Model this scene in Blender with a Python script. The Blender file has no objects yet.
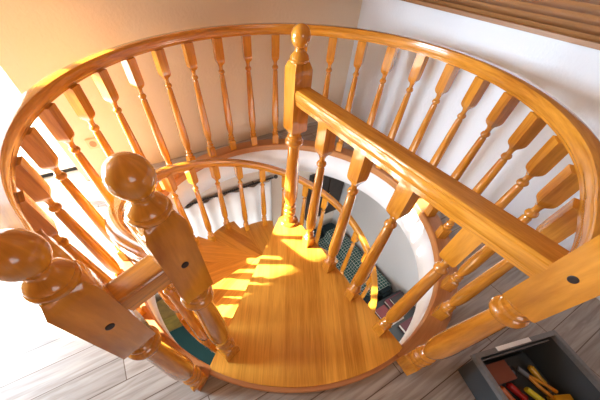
import bpy, bmesh, math, random
from mathutils import Vector, Matrix
random.seed(7)
R=math.radians; PI=math.pi
C=bpy.context.scene.collection
sc=bpy.context.scene

# ---------------- camera ----------------
def cam_setup():
    pit,yaw,rol=R(52.9143),R(-.6585),R(1.5773)
    F=Vector((math.sin(yaw)*math.cos(pit),math.cos(yaw)*math.cos(pit),-math.sin(pit)))
    r=Vector((math.cos(yaw),-math.sin(yaw),0)); u=r.cross(F)
    r2=r*math.cos(rol)+u*math.sin(rol); u2=-r*math.sin(rol)+u*math.cos(rol)
    cd=bpy.data.cameras.new('camera'); o=bpy.data.objects.new('camera',cd); C.objects.link(o)
    m=Matrix((r2,u2,-F)).transposed().to_4x4(); m.translation=Vector((-.0338,-1.2662,1.3769))
    o.matrix_world=m
    cd.sensor_width=36; cd.lens=246.5663/600*36
    cd.shift_x=(300-280.726)/600; cd.shift_y=(246.3254-200)/600
    cd.clip_start=.02
    sc.camera=o
cam_setup()
# ---------------- world, sun, window light, exposure ----------------
w=bpy.data.worlds.new('world'); sc.world=w; w.use_nodes=True
bg=w.node_tree.nodes['Background']; bg.inputs[0].default_value=(.80,.90,1,1); bg.inputs[1].default_value=3.0
def sun_dir(o,az,el):
    d=Vector((math.cos(R(az))*math.cos(R(el)),math.sin(R(az))*math.cos(R(el)),-math.sin(R(el))))
    o.rotation_euler=d.to_track_quat('-Z','Y').to_euler()
sl=bpy.data.lights.new('sun','SUN'); sl.energy=36; sl.angle=R(1.0); sl.color=(1,.93,.78)
so=bpy.data.objects.new('sun',sl); C.objects.link(so); sun_dir(so,0,28.3)
# daylight through the wide balcony glazing on the left
al=bpy.data.lights.new('window_daylight','AREA'); al.energy=265; al.shape='RECTANGLE'; al.size=1.3; al.size_y=1.1; al.color=(.68,.84,1)
ao=bpy.data.objects.new('window_daylight',al); C.objects.link(ao); ao.location=(-4.1,-.5,1.45); sun_dir(ao,-10,4)
# added fill lamp behind the camera, brightens the left wall and post faces
a3=bpy.data.lights.new('back_fill_light','AREA'); a3.energy=9; a3.size=1.2; a3.color=(.95,.97,1)
b3=bpy.data.objects.new('back_fill_light',a3); C.objects.link(b3); b3.location=(1.3,-2.7,2.1); sun_dir(b3,112,30)
a2=bpy.data.lights.new('lower_room_light','AREA'); a2.energy=7; a2.size=1.2; a2.color=(1,.97,.92)
b2=bpy.data.objects.new('lower_room_light',a2); C.objects.link(b2); b2.location=(-.6,-1.3,-.75); sun_dir(b2,60,25)
sc.view_settings.view_transform='Standard'; sc.view_settings.look='None'; sc.view_settings.gamma=1
sc.view_settings.use_curve_mapping=False; sc.view_settings.exposure=.62

# ---------------- helpers ----------------
def uvl(bm): return bm.loops.layers.uv.get('UVMap') or bm.loops.layers.uv.new('UVMap')
def newmat(name):
    m=bpy.data.materials.new(name); m.use_nodes=True
    return m,m.node_tree.nodes,m.node_tree.links,m.node_tree.nodes['Principled BSDF']
def plain(name,col,rough=.6,metal=0,bump=0,bs=40,coat=0,vary=0):
    m,N,L,b=newmat(name); b.inputs['Base Color'].default_value=(*col,1); b.inputs['Roughness'].default_value=rough
    b.inputs['Metallic'].default_value=metal; b.inputs['Coat Weight'].default_value=coat
    if bump or vary:
        t=N.new('ShaderNodeTexCoord'); n=N.new('ShaderNodeTexNoise'); n.inputs['Scale'].default_value=bs; n.inputs['Detail'].default_value=4
        L.new(t.outputs['Object'],n.inputs['Vector'])
        if bump:
            bp=N.new('ShaderNodeBump'); bp.inputs['Strength'].default_value=bump; bp.inputs['Distance'].default_value=.01
            L.new(n.outputs['Fac'],bp.inputs['Height']); L.new(bp.outputs['Normal'],b.inputs['Normal'])
        if vary:
            r=N.new('ShaderNodeValToRGB'); r.color_ramp.elements[0].position=.35; r.color_ramp.elements[1].position=.65
            r.color_ramp.elements[0].color=(*[c*(1-vary) for c in col],1); r.color_ramp.elements[1].color=(*col,1)
            L.new(n.outputs['Fac'],r.inputs['Fac']); L.new(r.outputs['Color'],b.inputs['Base Color'])
    return m
def wood(name,dark,light,rough=.22,coat=.5,su=26,sv=2.2,stave=0,flat=False):
    """varnished wood; grain runs along V of the UV map (metres)"""
    m,N,L,b=newmat(name)
    uv=N.new('ShaderNodeUVMap'); uv.uv_map='UVMap'
    oi=N.new('ShaderNodeObjectInfo')
    mp=N.new('ShaderNodeMapping'); mp.inputs['Scale'].default_value=(su,sv,1)
    ad=N.new('ShaderNodeVectorMath'); ad.operation='ADD'
    cx=N.new('ShaderNodeCombineXYZ'); mm=N.new('ShaderNodeMath'); mm.operation='MULTIPLY'; mm.inputs[1].default_value=37
    L.new(oi.outputs['Random'],mm.inputs[0]); L.new(mm.outputs[0],cx.inputs[2])
    L.new(uv.outputs[0],mp.inputs['Vector']); L.new(mp.outputs[0],ad.inputs[0]); L.new(cx.outputs[0],ad.inputs[1])
    n1=N.new('ShaderNodeTexNoise'); n1.inputs['Scale'].default_value=1; n1.inputs['Detail'].default_value=5; n1.inputs['Distortion'].default_value=1.2
    L.new(ad.outputs[0],n1.inputs['Vector'])
    mp2=N.new('ShaderNodeMapping'); mp2.inputs['Scale'].default_value=(7,7*.9,1)
    n2=N.new('ShaderNodeTexNoise'); n2.inputs['Scale'].default_value=1; n2.inputs['Detail'].default_value=8
    L.new(ad.outputs[0],mp2.inputs['Vector']); L.new(mp2.outputs[0],n2.inputs['Vector'])
    mx=N.new('ShaderNodeMath'); mx.operation='MULTIPLY_ADD'; mx.inputs[1].default_value=.35
    L.new(n2.outputs['Fac'],mx.inputs[0]); 
    m3=N.new('ShaderNodeMath'); m3.operation='MULTIPLY'; m3.inputs[1].default_value=.65
    L.new(n1.outputs['Fac'],m3.inputs[0]); L.new(m3.outputs[0],mx.inputs[2])
    fac=mx.outputs[0]
    rp=N.new('ShaderNodeValToRGB'); e=rp.color_ramp.elements
    e[0].position=.22; e[0].color=(*dark,1); e[1].position=.76; e[1].color=(*light,1)
    if stave:
        br=N.new('ShaderNodeTexBrick'); br.inputs['Scale'].default_value=1; br.inputs['Brick Width'].default_value=50
        br.inputs['Row Height'].default_value=stave; br.inputs['Mortar Size'].default_value=.0006
        br.inputs['Color1'].default_value=(0,0,0,1); br.inputs['Color2'].default_value=(1,1,1,1); br.inputs['Mortar'].default_value=(0,0,0,1)
        sp=N.new('ShaderNodeSeparateXYZ'); cb=N.new('ShaderNodeCombineXYZ')
        L.new(uv.outputs[0],sp.inputs[0]); L.new(sp.outputs[1],cb.inputs[0]); L.new(sp.outputs[0],cb.inputs[1]); L.new(cb.outputs[0],br.inputs['Vector'])
        ms=N.new('ShaderNodeMath'); ms.operation='MULTIPLY_ADD'; ms.inputs[1].default_value=.34
        bw=N.new('ShaderNodeRGBToBW'); L.new(br.outputs['Color'],bw.inputs[0]); L.new(bw.outputs[0],ms.inputs[0])
        sb=N.new('ShaderNodeMath'); sb.operation='SUBTRACT'; sb.inputs[1].default_value=.17
        L.new(fac,sb.inputs[0]); L.new(sb.outputs[0],ms.inputs[2]); fac=ms.outputs[0]
    L.new(fac,rp.inputs['Fac'])
    L.new(rp.outputs['Color'],b.inputs['Base Color'])
    b.inputs['Roughness'].default_value=rough; b.inputs['Coat Weight'].default_value=coat; b.inputs['Coat Roughness'].default_value=.07
    bp=N.new('ShaderNodeBump'); bp.inputs['Strength'].default_value=.12; bp.inputs['Distance'].default_value=.002
    L.new(fac,bp.inputs['Height']); L.new(bp.outputs['Normal'],b.inputs['Normal'])
    return m
M={}
M['wood']=wood('honey_wood',(.33,.095,.006),(.84,.37,.038),rough=.16,coat=1)
M['step']=wood('tread_wood',(.50,.185,.014),(.90,.46,.07),rough=.3,coat=.25,su=55,sv=2.6,stave=.105)
M['curb']=wood('curb_wood',(.36,.13,.035),(.60,.27,.09),rough=.4,coat=.2)
M['ceil']=wood('ceiling_wood',(.20,.08,.022),(.42,.20,.07),rough=.45,coat=.15,su=30,sv=2)
M['wall']=plain('white_plaster',(.76,.80,.84),.9,bump=.25,bs=60)
M['cream']=plain('apricot_plaster',(.86,.76,.61),.9,bump=.3,bs=50)
M['white']=plain('white_paint',(.85,.85,.84),.5)
M['slab']=plain('slab_edge_plaster',(.82,.83,.84),.85,bump=.2,bs=50)
M['black']=plain('black_plastic',(.012,.012,.014),.35)
M['plug']=plain('plug_plastic',(.03,.02,.018),.4)
M['brown']=plain('dark_brown_wood',(.03,.018,.012),.35,vary=.4,bs=8)

def link(name,me,mat=None,parent=None):
    o=bpy.data.objects.new(name,me); C.objects.link(o)
    if mat: me.materials.append(mat)
    if parent: o.parent=parent
    return o
def finish(bm,name,mat,parent=None,ang=.6,smooth=True):
    bmesh.ops.recalc_face_normals(bm,faces=bm.faces)
    if smooth:
        for f in bm.faces: f.smooth=True
        for e in bm.edges:
            if len(e.link_faces)==2 and e.calc_face_angle(0)>ang: e.smooth=False
    me=bpy.data.meshes.new(name); bm.to_mesh(me); bm.free()
    return link(name,me,mat,parent)
def empty(name,loc=(0,0,0),rz=0):
    o=bpy.data.objects.new(name,None); C.objects.link(o); o.location=loc; o.rotation_euler=(0,0,rz); o.empty_display_size=.1; return o
def tag(o,label,cat,group=None,kind=None):
    o['label']=label; o['category']=cat
    if group:o['group']=group
    if kind:o['kind']=kind
    return o
def struct(o): o['kind']='structure'; return o
def loft(bm,prof,n=24,caps=True,M4=None):
    """prof: (z, half width, squareness 0..1)"""
    uv=uvl(bm); rings=[]
    for z,r,s in prof:
        ring=[]
        for i in range(n):
            a=2*PI*i/n; c,d=math.cos(a),math.sin(a)
            k=1/max(abs(c),abs(d))
            rr=r*((1-s)+s*k)
            p=Vector((c*rr,d*rr,z))
            ring.append(bm.verts.new(M4@p if M4 else p))
        rings.append(ring)
    for j in range(len(rings)-1):
        for i in range(n):
            f=bm.faces.new((rings[j][i],rings[j][(i+1)%n],rings[j+1][(i+1)%n],rings[j+1][i]))
            for l,(ii,jj) in zip(f.loops,((i,j),(i+1,j),(i+1,j+1),(i,j+1))): l[uv].uv=(ii/n*.16,prof[jj][0])
    if caps:
        for k,rev in ((0,True),(-1,False)):
            vs=rings[k][::-1] if rev else rings[k]
            f=bm.faces.new(vs)
            for l in f.loops: l[uv].uv=(l.vert.co.x,l.vert.co.y)
def box(bm,x0,x1,y0,y1,z0,z1,M4=None,bev=0):
    uv=uvl(bm)
    P=[Vector(p) for p in((x0,y0,z0),(x1,y0,z0),(x1,y1,z0),(x0,y1,z0),(x0,y0,z1),(x1,y0,z1),(x1,y1,z1),(x0,y1,z1))]
    vs=[bm.verts.new(M4@p if M4 else p) for p in P]
    for q in((3,2,1,0),(4,5,6,7),(0,1,5,4),(1,2,6,5),(2,3,7,6),(3,0,4,7)):
        f=bm.faces.new([vs[i] for i in q])
        for l,i in zip(f.loops,q):
            p=P[i]; l[uv].uv=(p.y+p.z*.7,p.x+p.z*.3)
    return vs
def boxobj(name,x0,x1,y0,y1,z0,z1,mat,parent=None,bev=0,M4=None):
    bm=bmesh.new(); box(bm,x0,x1,y0,y1,z0,z1)
    if bev: bmesh.ops.bevel(bm,geom=list(bm.edges),offset=bev,segments=2,affect='EDGES',profile=.7)
    if M4: bmesh.ops.transform(bm,matrix=M4,verts=bm.verts)
    return finish(bm,name,mat,parent)
def sweep(bm,path,section,close=False):
    """path: points; section: (side, up) outline; up stays vertical"""
    uv=uvl(bm); rings=[]; n=len(path); s=0; ss=[]
    for i,p in enumerate(path):
        a=path[max(i-1,0)]; b=path[min(i+1,n-1)]; t=(b-a).normalized()
        side=t.cross(Vector((0,0,1))).normalized(); up=side.cross(t).normalized()
        if i: s+=(p-path[i-1]).length
        ss.append(s); rings.append([bm.verts.new(p+side*x+up*y) for x,y in section])
    k=len(section); per=[0]
    for i in range(k):
        q=section[i]; q2=section[(i+1)%k]; per.append(per[-1]+math.hypot(q2[0]-q[0],q2[1]-q[1]))
    for j in range(n-1):
        for i in range(k):
            f=bm.faces.new((rings[j][i],rings[j][(i+1)%k],rings[j+1][(i+1)%k],rings[j+1][i]))
            for l,(ii,jj) in zip(f.loops,((i,j),(i+1,j),(i+1,j+1),(i,j+1))): l[uv].uv=(per[ii],ss[jj])
    bm.faces.new(rings[0][::-1]); bm.faces.new(rings[-1])
def prism(bm,poly,z0,z1,uvrot=0,bev=0):
    uv=uvl(bm)
    lo=[bm.verts.new((x,y,z0)) for x,y in poly]; hi=[bm.verts.new((x,y,z1)) for x,y in poly]
    fs=[bm.faces.new(lo[::-1]),bm.faces.new(hi)]; n=len(poly)
    for i in range(n): fs.append(bm.faces.new((lo[i],lo[(i+1)%n],hi[(i+1)%n],hi[i])))
    c,s=math.cos(uvrot),math.sin(uvrot)
    for f in fs:
        for l in f.loops:
            x,y,z=l.vert.co; l[uv].uv=(x*c+y*s+z,-x*s+y*c)
def tube(bm,pts,r,n=8):
    for a,b in zip(pts,pts[1:]):
        a=Vector(a);b=Vector(b);d=b-a
        M4=Matrix.Translation(a)@d.to_track_quat('Z','Y').to_matrix().to_4x4()
        loft(bm,[(0,r,0),(d.length,r,0)],n,True,M4)
def pol(r,a,z=0): return Vector((r*math.cos(R(a)),r*math.sin(R(a)),z))

# ---------------- the shell ----------------
nL=Vector((-.505,.863,0)).normalized(); nK=Vector((.863,.505,0)).normalized()
cL,cK=1.255,1.42
tL=Vector((.863,.505,0)).normalized()          # along the left wall, towards the right
tK=Vector((.505,-.863,0)).normalized()         # along the right wall, towards the camera
FZ=-.025
def floor_plate(name,inner,z0,z1,mat,a0=0,a1=360,walls=True,far=5.2,step=2):
    bm=bmesh.new(); uv=uvl(bm); cols=[]
    a=a0
    while a<=a1+.01:
        d=pol(1,a); rr=[far/max(abs(d.x),abs(d.y))]
        if walls:
            for nn,cc in((nL,cL+.26),(nK,cK+.1)):
                k=d.dot(nn)
                if k>.05: rr.append(cc/k)
        ro=min(rr) if walls else far
        cols.append([bm.verts.new(d*inner+Vector((0,0,z0))),bm.verts.new(d*ro+Vector((0,0,z0))),bm.verts.new(d*ro+Vector((0,0,z1))),bm.verts.new(d*inner+Vector((0,0,z1)))])
        a+=step
    for p,q in zip(cols,cols[1:]):
        for i in range(4):
            if i==3: continue
            bm.faces.new((p[i],q[i],q[(i+1)%4],p[(i+1)%4]))
    for f in bm.faces:
        for l in f.loops: l[uv].uv=(l.vert.co.x,l.vert.co.y)
    return finish(bm,name,mat)
def planks():
    m,N,L,b=newmat('grey_oak_planks')
    t=N.new('ShaderNodeTexCoord'); mp=N.new('ShaderNodeMapping'); mp.inputs['Rotation'].default_value=(0,0,R(-31)); 
    L.new(t.outputs['Object'],mp.inputs['Vector'])
    br=N.new('ShaderNodeTexBrick'); br.inputs['Scale'].default_value=1; br.inputs['Brick Width'].default_value=.9; br.inputs['Row Height'].default_value=.13
    br.inputs['Mortar Size'].default_value=.0025; br.inputs['Mortar Smooth'].default_value=.2; br.offset=.37; br.inputs['Bias'].default_value=-.1
    br.inputs['Color1'].default_value=(.36,.33,.295,1); br.inputs['Color2'].default_value=(.52,.48,.43,1); br.inputs['Mortar'].default_value=(.14,.09,.06,1)
    L.new(mp.outputs[0],br.inputs['Vector'])
    m2=N.new('ShaderNodeMapping'); m2.inputs['Scale'].default_value=(3,38,1); L.new(mp.outputs[0],m2.inputs['Vector'])
    n=N.new('ShaderNodeTexNoise'); n.inputs['Scale'].default_value=1; n.inputs['Detail'].default_value=7; n.inputs['Distortion'].default_value=.8; L.new(m2.outputs[0],n.inputs['Vector'])
    r=N.new('ShaderNodeValToRGB'); r.color_ramp.elements[0].position=.3; r.color_ramp.elements[0].color=(.55,.5,.46,1); r.color_ramp.elements[1].position=.65; r.color_ramp.elements[1].color=(1,1,1,1)
    L.new(n.outputs['Fac'],r.inputs['Fac'])
    mx=N.new('ShaderNodeMix'); mx.data_type='RGBA'; mx.blend_type='MULTIPLY'; mx.inputs[0].default_value=1
    L.new(br.outputs['Color'],mx.inputs[6]); L.new(r.outputs['Color'],mx.inputs[7]); L.new(mx.outputs[2],b.inputs['Base Color'])
    b.inputs['Roughness'].default_value=.38
    return m
M['floor']=planks()
struct(floor_plate('floor',1.085,-.30,FZ,M['floor']))
# white plastered edge of the round opening
bm=bmesh.new()
vs=[[bm.verts.new(pol(1.078,a,z)) for z in(FZ-.005,-.302)] for a in range(0,360,3)]
for i in range(120):
    p,q=vs[i],vs[(i+1)%120]; bm.faces.new((p[0],p[1],q[1],q[0]))
o=finish(bm,'trim_1',M['slab']); struct(o); sm=o.modifiers.new('s','SOLIDIFY'); sm.thickness=-.02; sm.offset=-1
# wooden curb round the opening
bm=bmesh.new()
sec=[(-.062,-.055),(-.062,-.008),(-.056,0),(.05,0),(.056,-.005),(.056,-.024),(.03,-.03),(-.045,-.03),(-.045,-.055)]
sweep(bm,[pol(1.135,a) for a in [303+ (610-303)*i/150 for i in range(151)]],sec)
o=finish(bm,'trim_2',M['curb']); struct(o)
# walls
def wallbox(name,n,c,t,s0,s1,z0,z1,th,mat):
    bm=bmesh.new(); uv=uvl(bm)
    vs=[]
    for z in(z0,z1):
        for (s,d) in((s0,0),(s1,0),(s1,th),(s0,th)):
            vs.append(bm.verts.new(n*(c+d)+t*s+Vector((0,0,z))))
    for q in((0,1,2,3),(4,5,6,7),(0,1,5,4),(1,2,6,5),(2,3,7,6),(3,0,4,7)): bm.faces.new([vs[i] for i in q])
    return struct(finish(bm,name,mat))
sEnd=-1.30                                      # where the left wall stops at the balcony door
P0=nL*cL
s_door=(Vector((-1.767,.439,0))-P0).dot(tL)
wallbox('wall_left',nL,cL,tL,s_door,cK,-.30,2.9,.28,M['cream'])
wallbox('wall_left_lintel',nL,cL,tL,s_door-3.05,s_door,2.1,2.9,.28,M['cream'])
wallbox('wall_left_end',nL,cL,tL,s_door-3.6,s_door-3.05,-.3,2.9,.28,M['cream'])
wallbox('wall_back',nL,-3.3,tL,-4.8,cK+.1,-.3,2.9,-.12,M['ceil'])
wallbox('wall_far',nK,-4.8,tK,-cL-.3,3.4,-.3,2.9,-.12,M['ceil'])
wallbox('wall_right',nK,cK,tK,-cL,3.2,-.30,1.035,.12,M['wall'])
# far side: sloped wooden ceiling over the right wall, boards parallel to the eave
def ceiling():
    bm=bmesh.new(); uv=uvl(bm)
    sl=R(38); bw=.06; g=.005
    base=nK*(cK+.02); din=-nK*math.cos(sl)+Vector((0,0,math.sin(sl))); nrm=Vector((0,0,1))*math.cos(sl)+nK*math.sin(sl)
    y0,y1=-cL-.0,3.2
    prof=[]
    for i in range(40):
        d=i*bw
        prof+= [(d,0),(d+bw-g*.9,0),(d+bw-g*.6,g),(d+bw-g*.3,g)]
    prof.append((40*bw,0)); cols=[]
    for d,h in prof:
        p=base+din*d+nrm*h+Vector((0,0,1.03)); cols.append((bm.verts.new(p+tK*y0),bm.verts.new(p+tK*y1)))
    for i,(a,b) in enumerate(zip(cols,cols[1:])):
        f=bm.faces.new((a[0],a[1],b[1],b[0]))
        bi=int(prof[i][0]/bw+.01)
        for l,(u_,v_) in zip(f.loops,((prof[i][0],y0),(prof[i][0],y1),(prof[i+1][0],y1),(prof[i+1][0],y0))): l[uv].uv=(u_+bi*3.1,v_+bi*1.37)
    p0=base+nrm*.05+Vector((0,0,1.03)); 
    o=finish(bm,'ceiling',M['ceil']); so=o.modifiers.new('s','SOLIDIFY'); so.thickness=.05; so.offset=1
    struct(o)
ceiling()
wallbox('ceiling_flat',nK,-4.85,tK,-cL-.3,3.4,2.42,2.5,4.85,M['ceil'])
bm=bmesh.new(); a=nK*(cK-.012)+Vector((0,0,1.03)); sweep(bm,[a+tK*(-cL),a+tK*3.2],[(-.010,-.008),(.010,-.008),(.010,.012),(-.010,.018)])
struct(finish(bm,'trim_3',M['ceil']))
# balcony door in its reveal
def balcony_door():
    t=empty('door_1'); t['kind']='structure'
    c=cL+.22; W=3.05
    def bar(name,s0,s1,z0,z1,mat,th=.06):
        bm=bmesh.new(); vs=[]
        for z in(z0,z1):
            for(s,d) in((s0,0),(s1,0),(s1,th),(s0,th)): vs.append(bm.verts.new(nL*(c+d)+tL*s+Vector((0,0,z))))
        for q in((0,1,2,3),(4,5,6,7),(0,1,5,4),(1,2,6,5),(2,3,7,6),(3,0,4,7)): bm.faces.new([vs[i] for i in q])
        bmesh.ops.bevel(bm,geom=list(bm.edges),offset=.004,segments=2,affect='EDGES')
        return finish(bm,name,mat,t)
    s1=s_door
    bm=bmesh.new()
    bar('door_frame',s1-.07,s1,0,2.1,M['white']); bar('door_frame',s1-W-.07,s1-W,0,2.1,M['white']); bar('door_frame',s1-W,s1-.07,2.03,2.1,M['white'])
    bar('door_frame',s1-W,s1-.07,.005,.09,M['white']); bar('door_frame',s1-1.0,s1-.93,.09,2.03,M['white'])
    bar('threshold',s1-W,s1,-.024,.004,M['black'],.03)
    g,N,L,b=newmat('clear_glass'); tr=N.new('ShaderNodeBsdfTransparent'); mx=N.new('ShaderNodeMixShader'); mx.inputs[0].default_value=.06
    b.inputs['Roughness'].default_value=.02; L.new(tr.outputs[0],mx.inputs[1]); L.new(b.outputs[0],mx.inputs[2]); L.new(mx.outputs[0],N['Material Output'].inputs[0])
    bar('glass',s1-W,s1-.07,.09,2.03,g,.006)
    return t
balcony_door()
# ground outside the balcony door
wallbox('trim_4',nL,cL+.285,tL,s_door-4.2,s_door+.02,-.3,-.02,1.6,plain('balcony_slab',(.7,.68,.62),.8,bump=.2))
# lower storey
wallbox('wall_lower_left',nL,1.3,tL,-4.2,1.9,-2.62,-.30,.1,plain('lower_cream_plaster',(.66,.54,.43),.9,bump=.3))
wallbox('wall_lower_right',nK,1.8,tK,-1.4,4,-2.62,-.30,.1,plain('lower_grey_plaster',(.62,.60,.58),.9,bump=.3))
struct(boxobj('floor_lower',-4.5,4.5,-4.5,4.5,-2.7,-2.6,plain('lower_floor_tiles',(.32,.25,.18),.5,vary=.3,bs=3)))

# ---------------- turned posts ----------------
def newel_profile(zf,b,foot='block'):
    """zf: where the foot stands, b: base level the turned heights count from"""
    p=[]
    if foot=='block': p+=[(zf,.041,1),(b+.072,.041,1),(b+.079,.038,.7),(b+.083,.034,0)]
    else: p+=[(zf,.066,0),(zf+.010,.068,0),(zf+.017,.061,0),(zf+.020,.045,0),(zf+.024,.039,0),(b+.082,.039,0)]
    p+=[(b+.088,.036,0),(b+.094,.0405,0),(b+.104,.043,0),(b+.114,.0405,0),(b+.119,.034,0),(b+.124,.035,0),(b+.134,.0425,0),(b+.146,.0425,0),(b+.154,.036,0),(b+.158,.031,0),(b+.164,.034,0),(b+.176,.0395,0),(b+.188,.0395,0),(b+.197,.034,0),(b+.202,.030,0),
        (b+.215,.034,0),(b+.245,.042,0),(b+.285,.0455,0),(b+.34,.0455,0),(b+.44,.041,0),(b+.54,.036,0),(b+.62,.0325,0),(b+.640,.032,0)]
    p+=[(b+.645,.036,0),(b+.650,.045,0),(b+.657,.050,0),(b+.666,.051,0),(b+.674,.049,0),(b+.679,.044,0),(b+.682,.041,0),(b+.688,.042,0),(b+.694,.040,0),(b+.699,.034,0),
        (b+.712,.0335,.2),(b+.726,.0425,.9),(b+.733,.045,1),(b+1.002,.045,1),(b+1.026,.036,.85),(b+1.030,.033,.5)]
    return p
def finial_profile(b):
    p=[(b+1.022,.034,0),(b+1.026,.041,0),(b+1.031,.0445,0),(b+1.037,.044,0),(b+1.041,.0395,0),(b+1.044,.0405,0),(b+1.050,.038,0),(b+1.057,.031,0),(b+1.063,.0235,0),(b+1.067,.021,0),(b+1.071,.0215,0),(b+1.074,.019,0)]
    zc,rb=b+1.1105,.0410
    for i in range(1,17):
        a=-PI/2+.42+(PI-.42)*i/16
        p.append((zc+rb*math.sin(a),max(rb*math.cos(a),.0004),0))
    return p
def newel(x,y,zf,b,rz,parent,foot='block',plugs=()):
    bm=bmesh.new(); loft(bm,newel_profile(zf,b,foot),32)
    o=finish(bm,'newel_post',M['wood'],parent,.55); o.location=(x,y,0); o.rotation_euler=(0,0,rz)
    bm=bmesh.new(); loft(bm,finial_profile(b),32); finish(bm,'ball_finial',M['wood'],o,.7)
    for k in plugs:
        bm=bmesh.new(); A=Matrix.Rotation(k,4,'Z')@Matrix.Translation((.0448,0,b+.885))@Matrix.Rotation(PI/2,4,'Y')
        loft(bm,[(0,.0095,0),(.0016,.0093,0),(.0022,.008,0),(.0018,.003,0)],20,True,A)
        q=finish(bm,'screw_plug',M['plug'],o,.6); q['label']='dark round plug'
    return o
def baluster_profile(z0,z1):
    h=.025
    p=[(z0,.0235,1),(z0+.085,.0235,1),(z0+.091,.0195,.5),(z0+.094,.0155,0),(z0+.101,.0195,0),(z0+.108,.0215,0),(z0+.115,.0195,0),(z0+.121,.0140,0),
       (z0+.127,.0165,0),(z0+.136,.0195,0),(z0+.145,.0165,0),(z0+.15,.0135,0),(z0+.165,.0165,0),(z0+.20,.0215,0),(z0+.24,.0230,0),(z0+.32,.0220,0)]
    t=z1
    p+=[(z0+.45,.0190,0),(t-.235,.0140,0),(t-.225,.0135,0),(t-.221,.0175,0),(t-.214,.0215,0),(t-.208,.0220,0),(t-.200,.0190,0),(t-.194,.0130,0),(t-.180,.0125,0),(t-.168,.0150,0),(t-.162,.0175,.1),(t-.160,.0175,.6),
        (t-.153,.0205,1),(t-.146,.0240,1),(t-.136,.0262,1),(t-.12,.0268,1),(t,.0268,1)]
    return p
def baluster_mesh(z0,z1):
    bm=bmesh.new(); loft(bm,[(z,r*(1.42 if z<z1-.23 and q<.5 else 1.25 if z<z1-.23 else 1.15),q) for z,r,q in baluster_profile(z0,z1)],16)
    bmesh.ops.recalc_face_normals(bm,faces=bm.faces)
    for f in bm.faces: f.smooth=True
    for e in bm.edges:
        if len(e.link_faces)==2 and e.calc_face_angle(0)>.55: e.smooth=False
    me=bpy.data.meshes.new('baluster'); bm.to_mesh(me); bm.free(); me.materials.append(M['wood']); return me
def put(me,name,x,y,rz,parent):
    o=bpy.data.objects.new(name,me); C.objects.link(o); o.location=(x,y,0); o.rotation_euler=(0,0,rz); o.parent=parent; return o
def rail_section(wd=.031,h=.058):
    r=[(wd*.80,-h),(wd*.80,-h+.008),(wd*.90,-h+.012),(wd*.90,-h+.020),(wd*.97,-h+.024),(wd,-h+.030),(wd,-.016),(wd*.97,-.010),(wd*.90,-.007),(wd*.90,-.004),(wd*.84,-.0005),(wd*.6,.0008),(0,.0012)]
    return r+[(-x,y) for x,y in r[:-1]][::-1]
A_=(-.435,-1.066); B_=(-.295,-.930); C_=(.635,-.961); O_=(.0093,.0137)
aA,aC=251.2,304.1+360
rA=R(139.5); rB=R(139.5); rC=R(-58.6)
bal=baluster_mesh(0,.862)

# gallery balustrade: ring
gal=empty('gallery_balustrade',(0,0,0))
tag(gal,'curved honey wood balustrade around the round stair opening on the upper floor','balustrade')
bm=bmesh.new(); n=150; path=[]
a_s,a_e=306.0-360,245.8
for i in range(n+1):
    a=a_s+(a_e-a_s)*i/n; f=i/n
    path.append(pol(1.131+.026*max(0,1-(a-a_s)/14)+.022*max(0,1-(a_e-a)/14),a,.92))
sweep(bm,path,rail_section()); finish(bm,'handrail',M['wood'],gal,.5)
for k in range(-4,21):
    a=7.5+11.25*k
    if a<-48 or a>236: continue
    put(bal,'baluster',*pol(1.122,a)[:2],R(a),gal)
newel(*A_,0,-.045,rA,gal,plugs=(PI,)); newel(*C_,0,.035,R(-62.5),gal,plugs=(-PI/2,))

# landing guard: straight rail
lg=empty('landing_balustrade',(0,0,0)); tag(lg,'straight honey wood railing running from the central post to the right newel','balustrade')
dOC=Vector((C_[0]-O_[0],C_[1]-O_[1],0)); uOC=dOC.normalized()
O3=Vector((*O_,0)); bm=bmesh.new()
sweep(bm,[O3+uOC*.044+Vector((0,0,.92)),O3+uOC*(dOC.length-.044)+Vector((0,0,.92))],rail_section(.042,.066)); finish(bm,'handrail',M['wood'],lg,.5)
for r in(.262,.497,.725,.965): p=O3+uOC*(r-.012); put(bal,'baluster',p.x,p.y,rC,lg)

# short rail between the two left posts
bm=bmesh.new(); a=Vector((*A_,.875)); b=Vector((*B_,.905)); u=(b-a).normalized(); sweep(bm,[a+u*.043,b-u*.043],rail_section(.034,.066))
o=finish(bm,'short_handrail',M['wood'],None,.5); tag(o,'short piece of wooden handrail joining the two ball topped posts on the left','handrail')

# ---------------- spiral staircase ----------------
st=empty('spiral_staircase',(0,0,-2.6)); tag(st,'honey wood spiral staircase with wedge treads winding down through the round opening','staircase')
class Off: pass
def to_st(o): o.location.z+=2.6; return o
# landing
perp=Vector((-uOC.y,uOC.x,0))
def arc_hit(p,d,r):
    b=p.dot(d); c=p.length_squared-r*r; return p+d*(-b+math.sqrt(b*b-c))
pr=O3+perp*.048; e_r=arc_hit(pr,uOC,1.088)
pl0=Vector((-.082,-.03,0)); dl=(Vector((-.392,-1.04,0))-pl0).normalized(); e_l=arc_hit(pl0,dl,1.088)
poly=[]
a0=math.degrees(math.atan2(e_l.y,e_l.x)); a1=math.degrees(math.atan2(e_r.y,e_r.x))
for i in range(25): poly.append(tuple(pol(1.088,a0+(a1-a0)*i/24)[:2]))
th0=math.degrees(math.atan2(perp.y,perp.x)); 
for i in range(13):
    a=th0+(190-th0)*i/12; p=O3+pol(.085 if i>1 else .06,a); poly.append((p.x,p.y))
bm=bmesh.new(); prism(bm,poly,-.045,.004); bmesh.ops.bevel(bm,geom=[e for e in bm.edges if abs(e.verts[0].co.z-e.verts[1].co.z)<1e-6],offset=.006,segments=2,affect='EDGES')
to_st(finish(bm,'landing',M['step'],st,.5))
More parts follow.
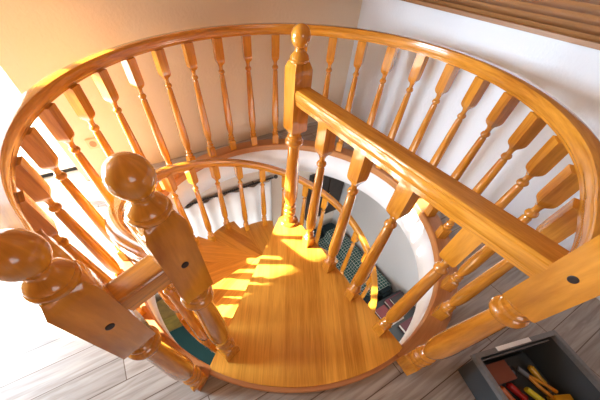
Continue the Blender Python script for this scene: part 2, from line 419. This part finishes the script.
bm=bmesh.new(); sweep(bm,[pol(1.099,a0-.5+(a1-a0+1.5)*i/40) for i in range(41)],[(-.011,-.06),(.011,-.06),(.011,-.012),(.007,-.006),(-.011,-.003)])
o=to_st(finish(bm,'nosing',wood('nosing_wood',(.42,.17,.06),(.66,.33,.15),rough=.35,coat=.3),st,.5)); o['label']='paler curved front edge'
# treads
AL=253.4
def tread(k):
    a_hi=AL-33-30*(k-1)+(33 if k==1 else 30)+3
    a_lo=AL-33-30*(k-1)
    z=-.2*k; poly=[]
    ro=.985
    for i in range(13):
        a=a_lo+(a_hi-a_lo)*i/12
        r=ro-(.02 if i in(0,12) else .006 if i in (1,11) else 0); poly.append(tuple(pol(r,a)[:2]))
    for i in range(7):
        a=a_hi+ (a_lo-a_hi)*i/6; poly.append(tuple(pol(.07,a)[:2]))
    bm=bmesh.new(); prism(bm,poly,z-.045,z,uvrot=R((a_lo+a_hi)/2-90)); bmesh.ops.bevel(bm,geom=[e for e in bm.edges if abs(e.verts[0].co.z-e.verts[1].co.z)<1e-6],offset=.005,segments=2,affect='EDGES')
    return to_st(finish(bm,'tread',M['step'],st,.5))
for k in range(1,13): tread(k)
# column, central newel, left inner newel
bm=bmesh.new(); loft(bm,[(-2.6,.09,0),(-2.57,.09,0),(-2.56,.055,0),(-.045,.055,0)],28); to_st(finish(bm,'centre_column',M['wood'],st))
to_st(newel(*O_,.004,-.016,rC,st,foot='disc')); to_st(newel(*B_,.004,.0,rB,st,plugs=(PI,)))
# spiral handrail
def rz_(d): return .845-.0067*d
def rr_(d): return .922+.053*max(0,1-d/50)
bm=bmesh.new(); path=[pol(rr_(d),AL-d,rz_(d)+.03) for d in [2.6+ (352-2.6)*i/140 for i in range(141)]]
sweep(bm,path,rail_section(.030,.056)); to_st(finish(bm,'handrail',M['wood'],st,.5))
cache={}
d=11
while d<350:
    k=1 if d<33 else int((d-33)//30)+2
    z0=-.2*k; z1=rz_(d)-.022
    key=round(z1-z0,2)
    if key not in cache: cache[key]=baluster_mesh(0,z1-z0)
    o=put(cache[key],'baluster',*pol(rr_(d),AL-d)[:2],R(AL-d),st); o.location.z=z0+2.6
    d+=15

# ---------------- lower storey things ----------------
def wl(s,c,z): return nL*c+tL*s+Vector((0,0,z))
# curtain rod + curtain
t=empty('curtain_rod',wl(-.65,1.255,-.62)); tag(t,'dark brown curtain rod on the lower floor wall seen through the stair','curtain rod')
bm=bmesh.new(); prof=[]; 
A=Matrix.Translation(Vector((0,0,0)))@tL.to_track_quat('Z','Y').to_matrix().to_4x4()
x=-.75
while x<1.17: prof+=[(x,.010,0),(x+.012,.014,0),(x+.024,.010,0)]; x+=.026
loft(bm,prof,12,True,A); finish(bm,'rod',M['brown'],t)
for s in(-.77,1.18):
    bm=bmesh.new(); loft(bm,[(0,.006,0),(.012,.02,0),(.03,.026,0),(.048,.018,0),(.055,.004,0)],12,True,Matrix.Translation(tL*s)@((tL if s>0 else -tL).to_track_quat('Z','Y').to_matrix().to_4x4())); finish(bm,'finial',M['brown'],t)
for s in(-.6,.9):
    bm=bmesh.new(); tube(bm,[tL*s,tL*s+nL*.045],.008); finish(bm,'bracket',M['brown'],t)
def curtain(s0,s1,label):
    bm=bmesh.new(); n=90; cols=[]
    for i in range(n+1):
        s=s0+(s1-s0)*i/n; row=[]
        for j in range(9):
            z=-.632-(1.55)*j/8; k=math.sin(i/n*2*PI*9)*.042*(.55+.45*j/8)+math.sin(i*.37)*.006
            row.append(bm.verts.new(wl(s,1.235+k,z)))
        cols.append(row)
    for a,b in zip(cols,cols[1:]):
        for j in range(8): bm.faces.new((a[j],b[j],b[j+1],a[j+1]))
    m=M.get('curtain')
    if not m:
        m,N,L,b=newmat('white_voile'); b.inputs['Base Color'].default_value=(.93,.93,.92,1); b.inputs['Roughness'].default_value=.8; M['curtain']=m
    o=finish(bm,'curtain',m); sm=o.modifiers.new('s','SOLIDIFY'); sm.thickness=.002
    return tag(o,label,'curtain')
curtain(-1.36,.48,'white pleated curtain hanging from the dark rod on the lower floor')
# dark cupboard door panel by the corner
t=empty('wall_cabinet',wl(1.42,1.28,-1.2)); tag(t,'dark brown cabinet in the corner of the lower floor behind the spiral handrail','cabinet')
def wbox(name,s0,s1,c0,c1,z0,z1,mat,par,org):
    bm=bmesh.new(); vs=[]
    for z in(z0,z1):
        for s,c in((s0,c0),(s1,c0),(s1,c1),(s0,c1)): vs.append(bm.verts.new(wl(s,c,z)-org))
    for q in((0,1,2,3),(4,5,6,7),(0,1,5,4),(1,2,6,5),(2,3,7,6),(3,0,4,7)): bm.faces.new([vs[i] for i in q])
    bmesh.ops.bevel(bm,geom=list(bm.edges),offset=.004,segments=2,affect='EDGES')
    return finish(bm,name,mat,par)
org=wl(1.42,1.28,-1.2)
wbox('body',1.13,1.78,1.22,1.298,-1.72,-.82,M['brown'],t,org)
for s in(1.15,1.46): wbox('door',s,s+.29,1.205,1.22,-1.7,-.84,M['brown'],t,org)
for s in(1.42,1.48): wbox('handle',s,s+.012,1.19,1.205,-1.35,-1.2,plain('steel',(.5,.5,.5),.3,1),t,org)
# sofa with plaid blanket
def kw(s,c,z): return nK*c+tK*s+Vector((0,0,z))
def kbox(name,s0,s1,c0,c1,z0,z1,mat,par=None,bev=.03,org=Vector()):
    bm=bmesh.new(); vs=[]
    for z in(z0,z1):
        for s,c in((s0,c0),(s1,c0),(s1,c1),(s0,c1)): vs.append(bm.verts.new(kw(s,c,z)-org))
    for q in((0,1,2,3),(4,5,6,7),(0,1,5,4),(1,2,6,5),(2,3,7,6),(3,0,4,7)): bm.faces.new([vs[i] for i in q])
    bmesh.ops.bevel(bm,geom=list(bm.edges),offset=bev,segments=3,affect='EDGES')
    uv=uvl(bm)
    for f in bm.faces:
        for l in f.loops:
            p=l.vert.co+org; l[uv].uv=(p.dot(tK),p.dot(nK)-p.z)
    return finish(bm,name,mat,par)
def plaid():
    m,N,L,b=newmat('green_plaid'); uv=N.new('ShaderNodeUVMap'); uv.uv_map='UVMap'
    def w(axis,sc_,pos):
        x=N.new('ShaderNodeTexWave'); x.bands_direction=axis; x.inputs['Scale'].default_value=sc_*2; x.inputs['Distortion'].default_value=0
        L.new(uv.outputs[0],x.inputs['Vector']); g=N.new('ShaderNodeMath'); g.operation='GREATER_THAN'; g.inputs[1].default_value=pos; L.new(x.outputs['Fac'],g.inputs[0]); return g.outputs[0]
    a=w('X',3.2,.5); c=w('Y',3.2,.5); s=N.new('ShaderNodeMath'); s.operation='ADD'; L.new(a,s.inputs[0]); L.new(c,s.inputs[1])
    h=N.new('ShaderNodeMath'); h.operation='MULTIPLY'; h.inputs[1].default_value=.5; L.new(s.outputs[0],h.inputs[0])
    r=N.new('ShaderNodeValToRGB'); r.color_ramp.interpolation='CONSTANT'; e=r.color_ramp.elements; e[0].color=(.015,.08,.06,1); e[1].position=.75; e[1].color=(.006,.012,.014,1)
    q=e.new(.25); q.color=(.012,.05,.045,1); L.new(h.outputs[0],r.inputs['Fac'])
    l1=w('X',3.2,.975); l2=w('Y',3.2,.975); mxm=N.new('ShaderNodeMath'); mxm.operation='MAXIMUM'; L.new(l1,mxm.inputs[0]); L.new(l2,mxm.inputs[1])
    mx=N.new('ShaderNodeMix'); mx.data_type='RGBA'; L.new(mxm.outputs[0],mx.inputs[0]); L.new(r.outputs['Color'],mx.inputs[6]); mx.inputs[7].default_value=(.55,.6,.5,1)
    L.new(mx.outputs[2],b.inputs['Base Color']); b.inputs['Roughness'].default_value=.95; return m
og=kw(-.1,1.4,-2.6); t=empty('sofa',og); tag(t,'dark sofa against the lower floor wall mostly hidden by the plaid blanket','sofa')
dk=plain('dark_green_cloth',(.01,.022,.024),.9,bump=.3,bs=200)
kbox('seat',-1.25,.40,.95,1.6,-2.5,-2.17,dk,t,.05,og); kbox('backrest',-1.25,.40,1.5,1.77,-2.5,-2.02,dk,t,.05,og)
for s in(-1.25,.26): kbox('armrest',s,s+.14,.95,1.40,-2.5,-2.02,dk,t,.04,og)
for s in(-1.2,.3):
    for c in(1.0,1.65): kbox('leg',s,s+.06,c,c+.06,-2.6,-2.49,M['brown'],t,.005,og)
bm=bmesh.new(); cols=[]; prof=[(1.76,-2.012),(1.70,-1.995),(1.6,-1.99),(1.52,-1.995),(1.485,-2.02),(1.475,-2.08),(1.46,-2.12),(1.40,-2.155),(1.2,-2.15),(1.0,-2.155),(.94,-2.18),(.93,-2.35)]
uvs=[0]
for p,q in zip(prof,prof[1:]): uvs.append(uvs[-1]+math.hypot(q[0]-p[0],q[1]-p[1]))
uv=uvl(bm); ns=40
for i in range(ns+1):
    s=-1.05+1.35*i/ns; cols.append([bm.verts.new(kw(s,c-.004*math.sin(i*.9+j),z+.005*math.sin(i*.7+j*2)+.004)) for j,(c,z) in enumerate(prof)])
for i in range(ns):
    for j in range(len(prof)-1):
        f=bm.faces.new((cols[i][j],cols[i+1][j],cols[i+1][j+1],cols[i][j+1]))
        for l,(ii,jj) in zip(f.loops,((i,j),(i+1,j),(i+1,j+1),(i,j+1))): l[uv].uv=(ii*1.5/ns,uvs[jj])
o=finish(bm,'plaid_blanket',plaid()); sm=o.modifiers.new('s','SOLIDIFY'); sm.thickness=.008; tag(o,'green, black and white plaid blanket spread over the sofa downstairs','blanket')
# dark chest with burgundy books
og=kw(1.0,1.4,-2.6); t=empty('low_bookcase',og); tag(t,'dark low bookcase beside the sofa on the lower floor','bookcase')
kbox('body',.46,1.55,1.15,1.76,-2.6,-1.98,plain('black_green_lacquer',(.012,.02,.018),.5),t,.01,og)
kbox('top',.44,1.57,1.13,1.78,-1.98,-1.955,plain('black_top',(.02,.022,.022),.4),t,.006,og)
cols=[((.17,.02,.03),'thick burgundy book lying beside the grey striped wall, lowest of the pile'),((.03,.02,.02),'black book lying on the burgundy pile downstairs'),((.22,.03,.03),'red book with a pale edge lying near the front of the dark bookcase'),((.45,.38,.33),'pale thin book lying on the dark bookcase downstairs'),((.10,.012,.02),'dark wine red book at the far end of the bookcase top')]
bp=[(.48,.70,1.42,1.72,-1.955,-1.90),(.50,.66,1.48,1.72,-1.898,-1.86),(.52,.68,1.2,1.38,-1.955,-1.915),(.74,.80,1.25,1.50,-1.955,-1.935),(.84,1.0,1.35,1.65,-1.955,-1.89)]
for (c_,lb),b_ in zip(cols,bp):
    og=kw((b_[0]+b_[1])/2,(b_[2]+b_[3])/2,b_[4]); bt=empty('book',og); tag(bt,lb,'book',group='books on the lower bookcase')
    kbox('cover',b_[0],b_[1],b_[2],b_[3],b_[5]-.008,b_[5],plain('book_cover',c_,.5),bt,.002,og)
    kbox('cover',b_[0],b_[1],b_[2],b_[3],b_[4],b_[4]+.008,plain('book_cover',c_,.5),bt,.002,og)
    kbox('pages',b_[0]+.006,b_[1]-.006,b_[2]+.006,b_[3]-.002,b_[4]+.008,b_[5]-.008,plain('paper',(.75,.7,.62),.8),bt,.001,og)
# olive chest and teal armchair seen through the left gap
def lbox(name,s0,s1,c0,c1,z0,z1,mat,par,bev,org):
    bm=bmesh.new(); vs=[]
    for z in(z0,z1):
        for s,c in((s0,c0),(s1,c0),(s1,c1),(s0,c1)): vs.append(bm.verts.new(wl(s,c,z)-org))
    for q in((0,1,2,3),(4,5,6,7),(0,1,5,4),(1,2,6,5),(2,3,7,6),(3,0,4,7)): bm.faces.new([vs[i] for i in q])
    bmesh.ops.bevel(bm,geom=list(bm.edges),offset=bev,segments=2,affect='EDGES')
    return finish(bm,name,mat,par)
og=wl(-1.55,1.1,-2.6); t=empty('wooden_chest',og); tag(t,'olive brown wooden chest on the lower floor seen through the gap left of the stair','chest')
ol=plain('olive_wood',(.22,.13,.02),.5,vary=.4,bs=10)
lbox('body',-2.1,-.9,.86,1.16,-2.6,-2.15,ol,t,.01,og); lbox('lid',-2.12,-.88,.84,1.165,-2.15,-2.11,ol,t,.008,og)
og=wl(-1.4,.5,-2.6)
o=lbox('rug',-2.6,-.5,-.9,.85,-2.6,-2.585,plain('teal_pile',(.012,.06,.06),1,bump=.6,bs=300),None,.004,Vector()); tag(o,'dark teal rug on the lower floor seen through the gap beside the left post','rug')

# wall socket
og=nL*(cL-.002)+tL*((Vector((-1.573,.52,0))-P0).dot(tL))+Vector((0,0,.275))
t=empty('wall_socket',og); tag(t,'cream wall socket low on the apricot wall behind the left balusters','socket')
sk=plain('cream_plastic',(.80,.66,.45),.4)
fr=(-nL).to_track_quat('Z','Y').to_matrix().to_4x4()
bm=bmesh.new(); box(bm,-.04,.04,-.04,.04,-.002,.009,fr); bmesh.ops.bevel(bm,geom=list(bm.edges),offset=.003,segments=2,affect='EDGES'); finish(bm,'cover_plate',sk,t)
bm=bmesh.new(); loft(bm,[(.008,.024,0),(.012,.024,0),(.012,.020,0),(.0095,.0195,0)],24,True,fr); finish(bm,'socket_insert',plain('tan_plastic',(.45,.3,.16),.4),t)

# ---------------- grey crate with tools ----------------
CX=Matrix.Translation((0.872,-.955,FZ))@Matrix.Rotation(R(16),4,'Z')
W,D,H=.455,.34,.215
crate_l=CX
t=empty('tool_crate',CX@Vector((W/2,-D/2,0)),R(16)); tag(t,'open grey plastic tool crate standing on the floor planks at the bottom right','crate')
gm=plain('grey_plastic',(.20,.205,.21),.45,bump=.15,bs=90,vary=.15); gi=plain('dark_grey_plastic',(.06,.075,.085),.5)
bm=bmesh.new()
def rect(x,y,z): return [(-x/2,-y/2,z),(x/2,-y/2,z),(x/2,y/2,z),(-x/2,y/2,z)]
lv=[rect(W-.05,D-.05,0),rect(W-.012,D-.012,H-.03),rect(W-.02,D-.02,H-.03),rect(W-.058,D-.058,.008)]
V=[[bm.verts.new(p) for p in l] for l in lv]
for a,b in zip(V,V[1:]):
    for i in range(4): bm.faces.new((a[i],a[(i+1)%4],b[(i+1)%4],b[i]))
bm.faces.new(V[0][::-1]); bm.faces.new(V[-1])
bmesh.ops.bevel(bm,geom=list(bm.edges),offset=.003,segments=2,affect='EDGES'); finish(bm,'body',gi,t)
bm=bmesh.new(); lv=[rect(W-.012,D-.012,H-.03),rect(W+.02,D+.02,H-.03),rect(W+.02,D+.02,H),rect(W-.024,D-.024,H),rect(W-.024,D-.024,H-.03)]
V=[[bm.verts.new(p) for p in l] for l in lv]
for a,b in zip(V,V[1:]+V[:1]):
    for i in range(4): bm.faces.new((a[i],a[(i+1)%4],b[(i+1)%4],b[i]))
bmesh.ops.bevel(bm,geom=list(bm.edges),offset=.003,segments=2,affect='EDGES'); o=finish(bm,'rim',gm,t); o['label']='lighter grey rim'
# rim notches
def tb(name,x0,x1,y0,y1,z0,z1,mat,par=t,bev=.002): return boxobj(name,x0,x1,y0,y1,z0,z1,mat,par,bev)
o=tb('label_strip',-.115,.075,D/2-.008,D/2+.011,H-.001,H+.003,M['white']); o['label']='white label strip on the rim'
o=tb('handle',W/2+.012,W/2+.05,-.03,.05,H-.10,H-.075,M['black']); o['label']='black side handle'
tb('rail',-W/2+.03,W/2-.03,D/2-.026,D/2-.020,H-.05,H-.03,gm)
cr=Matrix.Translation(CX@Vector((W/2,-D/2,0)))@Matrix.Rotation(R(16),4,'Z')
def place(o,x,y,z,rz=0,rx=0,ry=0):
    o.matrix_world=cr@Matrix.Translation((x,y,z))@Matrix.Rotation(rz,4,'Z')@Matrix.Rotation(rx,4,'X')@Matrix.Rotation(ry,4,'Y'); return o
# orange-brown carton
t2=empty('tool_box'); tag(t2,'small reddish brown box in the far left corner of the grey crate','box')
bx=plain('red_brown_card',(.32,.07,.02),.6,vary=.5,bs=30)
boxobj('body',-.06,.06,-.04,.04,0,.10,bx,t2,.003); boxobj('lid',-.062,.062,-.042,.042,.10,.115,plain('brown_card',(.20,.05,.02),.6),t2,.003)
place(t2,-.125,.085,.041)
def screwdriver(name,lab,col,x,y,z,rz,L=.2,r=.014,rx=R(12)):
    e=empty(name); tag(e,lab,'screwdriver' if name=='screwdriver' else name.replace('_',' '))
    bm=bmesh.new(); A=Matrix.Rotation(PI/2,4,'Y')
    loft(bm,[(0,r*.5,0),(.006,r*.95,0),(.03,r,0),(.06,r*.8,0),(.085,r,0),(.095,r*.6,0)],14,True,A); finish(bm,'handle',plain('handle_'+lab[:6],col,.35,coat=.4),e)
    bm=bmesh.new(); loft(bm,[(.09,.0035,0),(L-.01,.0035,0),(L,.002,1)],10,True,A); finish(bm,'shaft',plain('steel',(.6,.6,.6),.3,1),e)
    place(e,x,y,z,rz,0,rx); return e
screwdriver('screwdriver','screwdriver with a red handle lying among the tools in the crate',(.55,.02,.015),-.06,.03,.078,R(-58),L=.17,r=.017)
screwdriver('screwdriver','screwdriver with an orange handle beside the red box in the crate',(.75,.18,.02),-.115,.03,.088,R(-66),L=.17)
screwdriver('screwdriver','blue handled screwdriver at the left side of the crate',(.01,.06,.22),-.16,.03,.07,R(-80),L=.16,r=.018)
screwdriver('screwdriver','yellow handled screwdriver at the far right of the crate tools',(.72,.45,.02),.11,.07,.075,R(-75),L=.16,r=.015)
# yellow marker
e=empty('marker_pen'); tag(e,'bright yellow marker pen lying on top of the tools','marker pen')
bm=bmesh.new(); A=Matrix.Rotation(PI/2,4,'Y'); loft(bm,[(0,.012,0),(.004,.0135,0),(.085,.0135,0)],16,True,A); finish(bm,'body',plain('yellow_plastic',(.75,.68,.02),.35),e)
bm=bmesh.new(); loft(bm,[(.085,.0145,0),(.125,.0140,0),(.128,.010,0)],16,True,A); finish(bm,'cap',plain('yellow_cap',(.6,.58,.03),.35),e)
place(e,-.02,-.005,.11,R(-55),0,R(8))
# pliers with yellow-orange grips
e=empty('pliers'); tag(e,'pliers with orange and yellow grips lying right of the yellow marker','pliers')
for sgn in(-1,1):
    bm=bmesh.new(); tube(bm,[(0,0,0),(.05,.014*sgn,0),(.13,.022*sgn,0)],.0085,10); finish(bm,'grip',plain('orange_grip',(.75,.33,.02),.45),e)
bm=bmesh.new(); box(bm,-.055,.004,-.012,.012,-.005,.005); bmesh.ops.bevel(bm,geom=list(bm.edges),offset=.003,segments=2,affect='EDGES'); finish(bm,'jaw',plain('steel',(.25,.25,.25),.35,1),e)
place(e,.045,.035,.10,R(-52),0,R(10))
e=empty('tape_measure'); tag(e,'black round tape measure behind the yellow marker in the crate','tape measure')
bm=bmesh.new(); loft(bm,[(0,.026,0),(.003,.030,0),(.025,.030,0),(.028,.026,0)],24,True); finish(bm,'case',M['black'],e)
bm=bmesh.new(); loft(bm,[(.028,.012,0),(.031,.011,0)],20,True); finish(bm,'button',plain('grey_blue',(.12,.15,.17),.3),e)
place(e,-.015,.075,.07,0,R(20))
o=boxobj('tape_roll',-.04,.04,-.03,.03,0,.05,plain('yellow_card',(.7,.42,.02),.5),None,.006); o.name='yellow_carton'; tag(o,'small yellow carton near the front right of the crate','carton'); place(o,.135,-.095,.045,R(-10))
e=boxobj('tool_case',-.17,.18,-.13,.13,0,.03,gi,None,.006); tag(e,'flat black tool case lying on the bottom of the grey crate','case'); place(e,0,0,.009)
